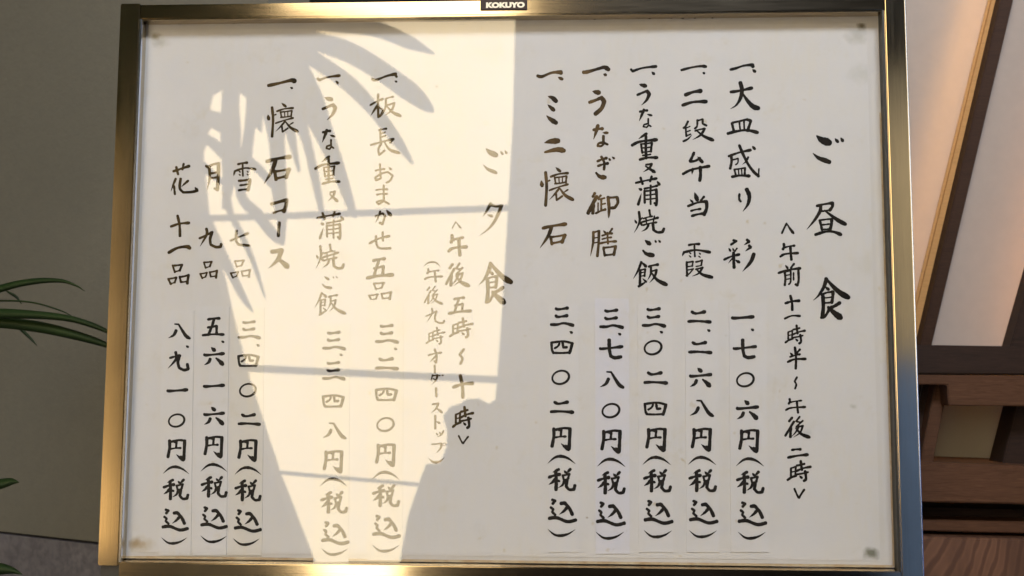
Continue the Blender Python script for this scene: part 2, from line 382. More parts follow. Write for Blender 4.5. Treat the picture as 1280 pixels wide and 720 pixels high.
FR = [
 [(300, 10, 20), (360, 22, 26), (420, 28, 24), (470, 36, 20), (510, 52, 17), (530, 61, 9), (543, 67, 2)],
 [(330, 30, 24), (400, 53, 24), (436, 65, 26), (474, 87, 25), (513, 115, 24), (533, 132, 15), (542, 140, 3)],
 [(310, 30, 20), (350, 48, 22), (400, 79, 20), (435, 104, 20), (468, 138, 17), (498, 178, 13), (516, 205, 3)],
 [(320, 30, 24), (355, 65, 34), (384, 120, 36), (406, 170, 24), (424, 215, 17), (440, 262, 10), (446, 272, 3)],
 [(320, 40, 24), (350, 80, 26), (372, 145, 18), (384, 180, 12), (393, 220, 11), (402, 265, 7), (404, 275, 3)],
 [(312, 30, 30), (330, 80, 34), (340, 130, 30), (346, 180, 20), (348, 230, 19), (351, 265, 15), (354, 305, 4)],
 [(290, 180, 6), (308, 197, 10), (326, 214, 11), (342, 234, 8), (350, 245, 3)],
 [(290, 150, 5), (300, 240, 12), (322, 268, 14), (342, 294, 13), (355, 306, 3)],
 [(230, 190, 8), (240, 240, 12), (258, 275, 13), (283, 330, 12), (303, 370, 9), (316, 390, 2)],
 [(282, 180, 10), (285, 255, 9), (300, 290, 8), (318, 332, 6), (331, 372, 2)],
 [(305, 20, 26), (294, 70, 28), (288, 120, 22), (288, 170, 26), (286, 220, 17), (281, 262, 8)],
 [(315, 20, 30), (318, 80, 30), (318, 120, 22), (312, 160, 14), (306, 200, 16), (302, 240, 10)],
 [(300, 10, 30), (268, 50, 36), (252, 100, 36), (246, 140, 32), (244, 175, 30), (239, 205, 18), (236, 240, 12), (240, 262, 4)],
 [(290, 0, 34), (250, 30, 50), (225, 80, 40), (215, 140, 36), (212, 200, 26), (215, 260, 6)],
 [(320, 20, 30), (335, 60, 26), (348, 100, 18), (358, 140, 16), (366, 180, 10), (374, 215, 3)],
 [(280, 20, 34), (276, 60, 32), (272, 92, 24), (268, 110, 16), (262, 118, 4)],
 [(260, 150, 16), (252, 172, 10), (246, 200, 16), (262, 215, 10), (280, 230, 6)],
 [(240, 138, 14), (262, 147, 20), (280, 156, 22), (298, 170, 12)],
 [(238, 80, 40), (280, 88, 50), (318, 92, 40), (345, 96, 6)],
 [(240, 168, 8), (262, 176, 13), (276, 190, 12), (292, 210, 8), (300, 230, 3)],
 [(296, 60, 20), (300, 90, 40), (318, 120, 20), (322, 150, 12), (326, 165, 3)],
 [(280, 80, 20), (292, 108, 14), (300, 112, 8), (322, 118, 10), (340, 120, 6)],
 [(-20, 0, 90), (120, 14, 90), (230, 25, 80), (330, 20, 30)],
 [(100, -20, 80), (130, 60, 80), (150, 120, 50), (160, 200, 20), (165, 240, 3)],
 [(20, -20, 80), (60, 60, 70), (100, 110, 50), (110, 160, 3)],
]
for i, f_ in enumerate(FR): frond(f_, -2.3 - .012 * i, palm, .04)
bm = bmesh.new()
bmesh.ops.create_cone(bm, cap_ends=True, segments=14, radius1=.03, radius2=.018, depth=1.3)
st = bmobj('trunk', bm, M['stem'], palm); st.location = (0, 0, .95) ; st.matrix_parent_inverse.identity()
bm = bmesh.new(); bmesh.ops.create_cone(bm, cap_ends=True, segments=28, radius1=.16, radius2=.21, depth=.36)
st = bmobj('pot', bm, M['pot'], palm, True); st.location = (0, 0, .181); st.matrix_parent_inverse.identity()

# ------------------------------------------------------------------ potted plant at the left, blades in front of the plaster
pp = empty('broadleaf_grass', (-.80, .16, 0))
tag(pp, 'dark green strap-leaved plant arching in from the left beside the notice board', 'plant')
def blade(pts, y, fold=.006, curl=.0, name='leaf'):
    bm = bmesh.new(); L = []; sm = smooth_path(pts, 8); n_ = len(sm)
    for i, (x, yy, wd) in enumerate(sm):
        a = sm[max(0, i - 1)]; b = sm[min(n_ - 1, i + 1)]
        t = Vector((b[0] - a[0], b[1] - a[1])).normalized(); nn = Vector((-t.y, t.x))
        yk = y + curl * i / n_
        q = [on_plane(x + nn.x * wd * s * .5, yy + nn.y * wd * s * .5, yk + abs(s) * fold * min(1, wd / 10)) for s in (-1, -.5, 0, .5, 1)]
        L.append([bm.verts.new(v) for v in q])
    for r0, r1 in zip(L, L[1:]):
        for k in range(4): bm.faces.new((r0[k], r0[k + 1], r1[k + 1], r1[k]))
    o = bmobj(name, bm, M['leaf'], pp, True)
    md = o.modifiers.new('s', 'SOLIDIFY'); md.thickness = .0007
for i, (pts, y) in enumerate([
    ([(-150, 480, 8), (-110, 420, 10), (-60, 384, 10), (0, 361, 9.5), (40, 352, 8), (75, 351, 5), (95, 357, 2.6), (106, 364, .6)], .12),
    ([(-150, 480, 3), (-90, 400, 3), (-40, 379, 3), (0, 376, 2.4), (40, 378, 2.2), (75, 388, 1.8), (93, 397, .6)], .14),
    ([(-150, 480, 9), (-90, 410, 12), (-40, 393, 13), (0, 392, 13), (50, 394, 10), (90, 399, 8), (127, 411, 6), (150, 424, 1)], .10),
    ([(-150, 480, 10), (-90, 420, 13), (-40, 402, 14), (0, 403, 14), (50, 409, 14), (90, 418, 12), (127, 429, 8), (155, 442, 1)], .115),
    ([(5, 362, .8), (12, 366, 3), (20, 371, 3.5), (27, 380, 1)], .17),
    ([(22, 408, 4), (32, 417, 4), (40, 425, 3), (46, 432, .8)], .17),
    ([(-80, 640, 8), (-40, 614, 14), (-15, 606, 15), (0, 605, 13), (14, 602, 9), (24, 603, 1)], .06),
    ([(-80, 740, 8), (-40, 716, 16), (-15, 711, 18), (0, 711, 15), (15, 713, 9), (28, 718, 1)], .04)]):
    blade(pts, y)
for k, (x0, x1, z1) in enumerate(((-.80, -.80, 1.03), (-.80, -.765, .88), (-.8, -.78, .79))):
    bm = bmesh.new(); bmesh.ops.create_cone(bm, cap_ends=True, segments=8, radius1=.006, radius2=.003, depth=1)
    for v in bm.verts:
        t = v.co.z + .5; v.co = Vector((v.co.x + x0 + (x1 - x0) * t, v.co.y + .14, .28 + (z1 - .28) * t))
    bmobj('stem', bm, M['stem'], pp)
bm = bmesh.new(); bmesh.ops.create_cone(bm, cap_ends=True, segments=28, radius1=.11, radius2=.15, depth=.3)
for v in bm.verts: v.co += Vector((-.8, .14, .15))
bmobj('pot', bm, M['pot'], pp, True)

# ------------------------------------------------------------------ lattice screen at the right
ls = empty('lattice_screen', (.85, .42, 0))
tag(ls, 'dark wooden screen with slanting bars over pale paper panels right of the notice board', 'screen')
YA = .34
pxprism('paper_panel', [(1085, -120), (1420, -120), (1420, 445), (1085, 440)], .44, .442, M['washi'], ls)
# slanting bars
def sb(a0, a1, b0, b1, yf, yb, mat=M['wood_dark'], nm='bar', bev=.0012):
    pxprism(nm, [a0, a1, b1, b0], yf, yb, mat, ls, bev)
sb((1272, -90), (1288, -90), (1143.5, 460), (1158, 460), .405, .438, M['bar_wood'])
pxprism('bar', [(1274, -90), (1288, -90), (1158, 460), (1145, 460)], .4425, .50, M['wood_dark'], ls)  # unseen piece behind the paper, added to block the glow
pxprism('glow_strip', [(1258, -90), (1276, -90), (1150, 442), (1128, 442)], .430, .4397, M['glow_honey'], ls, .0045)  # added strip whose amber colour paints the warm glow beside the bar
sb((1385, 0), (1420, 0), (1258, 450), (1292, 450), .405, .438)
pxprism('rail', [(1080, 430), (1420, 435), (1420, 469), (1080, 467)], YA, .44, M['wood_dark'], ls, .002)
pxprism('rail', [(1080, 467.5), (1420, 471.5), (1420, 509), (1186, 507), (1184, 481), (1080, 480)], YA - .012, .44, M['wood'], ls, .0015)
pxprism('bar', [(1170, 478), (1186, 478), (1164, 590), (1148, 590)], .36, .43, M['wood'], ls, .0015)
pxprism('bar', [(1155, 478), (1170, 478), (1147, 590), (1132, 590)], .385, .43, M['wood_dark'], ls, .0015)
pxprism('bar', [(1273, 500), (1310, 500), (1290, 590), (1250, 590)], .38, .43, M['wood_dark'], ls, .0015)
pxprism('lower_panel', [(1085, 470), (1420, 470), (1420, 600), (1085, 600)], .50, .51, M['shelf_back'], ls)
pxprism('rail', [(1080, 575), (1420, 587), (1420, 633), (1080, 626)], YA - .01, .50, M['wood'], ls, .002)
pxprism('rail', [(1080, 632), (1420, 641), (1420, 660), (1080, 648)], YA + .07, .50, M['wood_dark'], ls, .0015)
pxprism('rail', [(1080, 648), (1420, 655), (1420, 670), (1080, 662)], YA + .02, .50, M['wood'], ls, .0015)
pl = pxprism('plank', [(1080, 669), (1420, 677), (1420, 860), (1080, 860)], YA, .50, M['plank'], ls, .002)
for o in (ls,): pass
box('post', .62, 1.5, .345, .48, 0, .62, M['wood_dark'], ls)
# lights added behind the paper for the warm glow along the bars
def glow_light(a, b, wd, y, power, col, y2=None):
    p = on_plane(*a, y); q = on_plane(*b, y2 or y); m = (p + q) / 2; L = (q - p).length
    l = bpy.data.lights.new('glow_fill', 'AREA'); l.shape = 'RECTANGLE'; l.size = L; l.size_y = wd; l.energy = power; l.color = col
    o = bpy.data.objects.new('glow_fill', l); C.objects.link(o); o.location = m
    xax = (q - p).normalized(); zax = Vector((0, 1, 0)); zax = (zax - xax * zax.dot(xax)).normalized(); yax = zax.cross(xax)
    from mathutils import Matrix
    o.rotation_euler = Matrix((xax, yax, zax)).transposed().to_euler()
    return o
glow_light((1228, -60), (1095, 440), .03, .472, 1.0, (1, .52, .10), .495)
glow_light((1375, -60), (1240, 450), .012, .47, 1.2, (1, .42, .06), .52)
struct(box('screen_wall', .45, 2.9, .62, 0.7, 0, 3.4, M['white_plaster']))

# ------------------------------------------------------------------ the notice board
def xz(px, py, y=0): p = on_plane(px, py, y); return p.x, p.z
board = empty('notice_board', (0, .03, .9))
tag(board, 'glazed champagne metal notice board with a handwritten Japanese menu on aged paper', 'notice board')
H2 = .6486 / 2; ZC = 1.3; ZT = ZC + H2; ZB = ZC - H2
YF = -.022
box('backing_board', -.45, .45, .0, .006, ZB, ZT, M['backing'], board)
# pasted sheet, smaller than the backing
a = xz(187, 38); b = xz(1083, 29); c_ = xz(1100, 701); d_ = xz(160, 690)
sheet = prism('paper_sheet', [a, b, c_, d_], -.0005, 0.0, M['paper'], board)
# frame members
xl0 = xz(150.5, 5, YF)[0]; xl1 = xz(174.0, 30, YF)[0]
xr0 = xz(1106, 10, YF)[0]; xr1 = xz(1131.5, 0, YF)[0]
ztop1 = xz(400, 20.5, YF)[1]; ztop2 = xz(174, 5.5, YF)[1]
zbot1 = xz(400, 706, YF)[1]; zbot2 = zbot1 - (ztop2 - ztop1)
zbo = xz(130, 707, YF)[1]
print('FRAME', xl0, xl1, xr0, xr1, ztop1, ztop2, zbot1, zbot2, zbo, ZT, ZB)
box('frame_rail', xl0, xl1, YF, .03, zbo, ztop2 + .0015, M['gold_v'], board, .0011)
box('frame_rail', xr0, xr1, YF, .03, zbot2 - .002, ztop2 + .0015, M['gold_v'], board, .0011)
box('frame_rail', xl1 + .0004, xr0 - .0004, YF + .0012, .03, ztop1, ztop2, M['gold_h'], board, .0009)
box('frame_rail', xl1 + .0004, xr0 - .0004, YF + .0012, .03, zbot2, zbot1, M['gold_h'], board, .0009)
box('frame_rail', xl0 + .001, xl0 + .03, YF + .006, .03, zbo - .06, zbo - .0006, M['groove'], board, .0009)
# dark rebates round the paper, and the polished inner lips
box('rebate', .4485, xr0 + .003, -.0125, .02, ZB - .003, ZT + .003, M['groove'], board)
box('rebate', xl1 - .003, -.4502, -.006, .02, ZB - .003, ZT + .003, M['groove'], board)
box('inner_lip', xl1 - .0002, xl1 + .0026, YF + .001, YF + .006, zbot1, ztop1, M['bright'], board, .0004)
box('inner_lip', xr0 - .0005, xr0 + .0002, YF + .001, YF + .003, zbot1, ztop1, M['gold_v'], board, .0004)
box('gap_shade', xr0 - .0030, xr0 - .0002, YF + .0012, YG - .0002, zbot1, ztop1, M['groove'], board, .0003)  # added dark strip, painting the deep gap's shade over the rail side
box('outer_lip', xr1 - .0006, xr1 + .0006, YF - .0003, YF + .006, zbot2, ztop2, M['bright'], board, .0004)
box('inner_lip', xl1 + .002, xr0 - .002, YF + .0022, YF + .007, ztop1 - .0012, ztop1 + .0003, M['gold_h'], board, .0004)
box('glass_pane', xl1 - .002, xr0 + .002, YG, YG + .003, zbot1 - .003, ztop1 + .003, M['glass'], board)
# maker's plate
pa = xz(600.5, -4, YF); pb_ = xz(659, 12.2, YF)
plate = box('maker_plate', pa[0], pb_[0], YF - .0006, YF + .002, pb_[1], pa[1] + .001, plain('brown_plate', (.03, .013, .006), .7), board, .0006)
cu = bpy.data.curves.new('plate_lettering', 'FONT'); cu.body = 'KOKUYO'; cu.size = .0092; cu.extrude = .0001; cu.offset = .0006
cu.align_x = 'CENTER'; cu.align_y = 'CENTER'; cu.space_character = 1.02
to = bpy.data.objects.new('tmp', cu); C.objects.link(to); bpy.context.view_layer.update()
me = bpy.data.meshes.new_from_object(to.evaluated_get(bpy.context.evaluated_depsgraph_get())); bpy.data.objects.remove(to)
me.name = 'plate_lettering'; me.materials.append(plain('cream_enamel', (.8, .72, .55), .4, 0, .02))
lo = bpy.data.objects.new('plate_lettering', me); C.objects.link(lo)
lc = on_plane(631.5, 6.6, YF - .0008)
import mathutils
me.transform(mathutils.Matrix.Translation(lc) @ Euler((R(90), 0, 0)).to_matrix().to_4x4() @ mathutils.Matrix.Diagonal((1.16, .92, 1, 1)))
lo.parent = plate; lo.matrix_parent_inverse = plate.matrix_world.inverted()
# board legs, down to the floor
box('leg', xl0 + .003, xl0 + .028, -.005, .02, 0, zbo - .061, M['gold_v'], board, .001)
box('leg', xr1 - .028, xr1 - .003, -.005, .02, 0, zbot2 - .0025, M['gold_v'], board, .001)

# price strips pasted on the sheet
STRIPS = [(686, 380, 723, 690, 'strip'), (743.5, 373, 786, 692, 'strip_cool'), (797, 380, 840, 690, 'strip'), (856, 375, 897, 690, 'strip'), (911, 378, 958, 690, 'strip'),
          (461, 375, 505, 700, 'strip_warm'), (394, 404, 438, 702, 'strip_warm'), (289, 384, 331, 694, 'strip_warm'), (245, 383, 287, 694, 'strip'), (203, 388, 243, 694, 'strip')]
strips = []
for i, (x0, y0, x1, y1, m_) in enumerate(STRIPS):
    k = .012 * (1 if x0 > 600 else -1) if x0 > 600 else -.012
    sh_ = (x0 - 640) * .00001 * (y1 - y0) * 3
    q = [xz(x0, y0), xz(x1, y0 + .5), xz(x1 + sh_, y1), xz(x0 + sh_, y1)]
    strips.append(prism('price_strip', q, -.00145 - i * .00002, -.0005, M[m_], board))

# ------------------------------------------------------------------ brush lettering
PROF = {'b': ((0, .95), (.15, 1.02), (.5, .86), (.85, 1.0), (1, .95)), 'h': ((0, .85), (.12, 1.0), (.45, .68), (.75, .82), (.93, 1.2), (1, 1.0)),
        'p': ((0, 1.0), (.2, 1.08), (.6, .78), (1, .15)), 'n': ((0, .45), (.3, .72), (.7, 1.08), (.9, 1.2), (1, .85)),
        'd': ((0, .2), (.3, .75), (.75, 1.15), (1, .9)), 'u': ((0, .12), (.25, .75), (.5, 1.15), (.75, .75), (1, .12)), 't': ((0, .95), (.5, .95), (.85, .7), (1, .2))}
def prof(c, t):
    P = PROF[c]
    for (a, u), (b, v) in zip(P, P[1:]):
        if t <= b: return u + (v - u) * (t - a) / (b - a)
    return P[-1][1]
def parse(s):
    out = []
    for st in s.split(';'):
        st = st.strip()
        if not st: continue
        body, tail = st.split(':')
        kind = tail[-1] if tail[-1].isalpha() else 'b'
        wd = float(tail[:-1] if tail[-1].isalpha() else tail)
        if body.startswith('O'):
            cx, cy, rx, ry = map(float, body[1:].split(','))
            out.append(('O', cx, cy, rx, ry, wd))
        else:
            out.append(('S', [tuple(map(float, p.split(','))) for p in body.split()], wd, kind))
    return out
class Ink:
    def __init__(s, y=-.00062): s.v = []; s.f = []; s.k = 0; s.y = y
    def ribbon(s, cen, wid):      # cen: list of photo px, wid: px
        base = len(s.v); yy = s.y - (s.k % 40) * 4e-6; s.k += 1
        n_ = len(cen)
        def put(x, y):
            s.v.append(tuple(on_plane(x, y, yy)))
        T = []
        for i in range(n_):
            a = cen[max(0, i - 1)]; b = cen[min(n_ - 1, i + 1)]
            t = Vector((b[0] - a[0], b[1] - a[1])); t = t.normalized() if t.length > 1e-9 else Vector((1, 0)); T.append(t)
        out = []
        # round start cap, left side, round end cap, right side: drawn as cross rows
        rows = []
        w0 = wid[0] / 2; w1 = wid[-1] / 2
        for a in (80, 50, 20):
            c, si = math.cos(R(a)), math.sin(R(a))
            rows.append((cen[0][0] - T[0].x * w0 * .8 * si, cen[0][1] - T[0].y * w0 * .8 * si, T[0], w0 * c))
        for i in range(n_): rows.append((cen[i][0], cen[i][1], T[i], wid[i] / 2))
        for a in (20, 50, 80):
            c, si = math.cos(R(a)), math.sin(R(a))
            rows.append((cen[-1][0] + T[-1].x * w1 * .8 * si, cen[-1][1] + T[-1].y * w1 * .8 * si, T[-1], w1 * c))
        for (x, y, t, h) in rows:
            put(x - t.y * h, y + t.x * h); put(x + t.y * h, y - t.x * h)
        for i in range(len(rows) - 1):
            a = base + 2 * i; s.f.append((a, a + 1, a + 3, a + 2))
    def glyph(s, g, ox, oy, sc=1/6., sx=None, wk=1.0):
        """strokes in sixths of a photo pixel from the origin"""
        sx = sx or sc
        for st in g:
            if st[0] == 'O':
                _, cx, cy, rx, ry, wd = st
                N_ = 40; cen = []; wid = []
                for i in range(N_ + 1):
                    a = R(-100) + i / N_ * math.pi * 2
                    x = cx + rx * math.cos(a) + ry * .18 * math.sin(a) * -1; y = cy + ry * math.sin(a)
                    cen.append((ox + x * sx, oy + y * sc)); wid.append(wd * sc * 1.05 * (1 + .12 * math.sin(a * 1 + 1.2)) * wk)
                s.ribbon(cen, wid); continue
            _, pts, wd, kind = st
            if len(pts) == 2:
                (x0, y0), (x1, y1) = pts; L = math.hypot(x1 - x0, y1 - y0); bend = .035 * L * (1 if kind in 'hn' else -.6)
                pts = [pts[0], ((x0 + x1) / 2 + (y1 - y0) / L * bend * .5, (y0 + y1) / 2 - (x1 - x0) / L * bend), pts[1]]
            # split at sharp corners so that they stay corners
            segs = [[pts[0]]]
            for i in range(1, len(pts) - 1):
                a = Vector(pts[i]) - Vector(pts[i - 1]); b = Vector(pts[i + 1]) - Vector(pts[i])
                segs[-1].append(pts[i])
                if a.length > 0 and b.length > 0 and a.angle(b) > R(52): segs.append([pts[i]])
            segs[-1].append(pts[-1])
            tot = sum(math.hypot(b[0] - a[0], b[1] - a[1]) for a, b in zip(pts, pts[1:])); run = 0
            ph = random.random() * 6
            for sg in segs:
                sm = smooth_path(sg, 6)
                cen = []; wid = []
                for i, p in enumerate(sm):
                    if i: run += math.hypot(p[0] - sm[i - 1][0], p[1] - sm[i - 1][1])
                    t = min(1, run / max(tot, 1))
                    cen.append((ox + p[0] * sx, oy + p[1] * sc))
                    wid.append(wd * sc * wk * 1.31 * prof(kind, t) * (1 + .05 * math.sin(run * .21 + ph) + .03 * math.sin(run * .53 + ph * 2)))
                s.ribbon(cen, wid)
    def build(s, mat, parent, name='character'):
        o = obj(name, s.v, s.f, mat, parent); s.v = []; s.f = []; return o
def bbox(g):
    X = []; Y = []
    for st in g:
        if st[0] == 'O': X += [st[1] - st[3] - st[5] / 2, st[1] + st[3] + st[5] / 2]; Y += [st[2] - st[4] - st[5] / 2, st[2] + st[4] + st[5] / 2]
        else:
            for x, y in st[1]: X += [x - st[2] * .3, x + st[2] * .3]; Y += [y - st[2] * .3, y + st[2] * .3]
    return min(X), min(Y), max(X), max(Y)

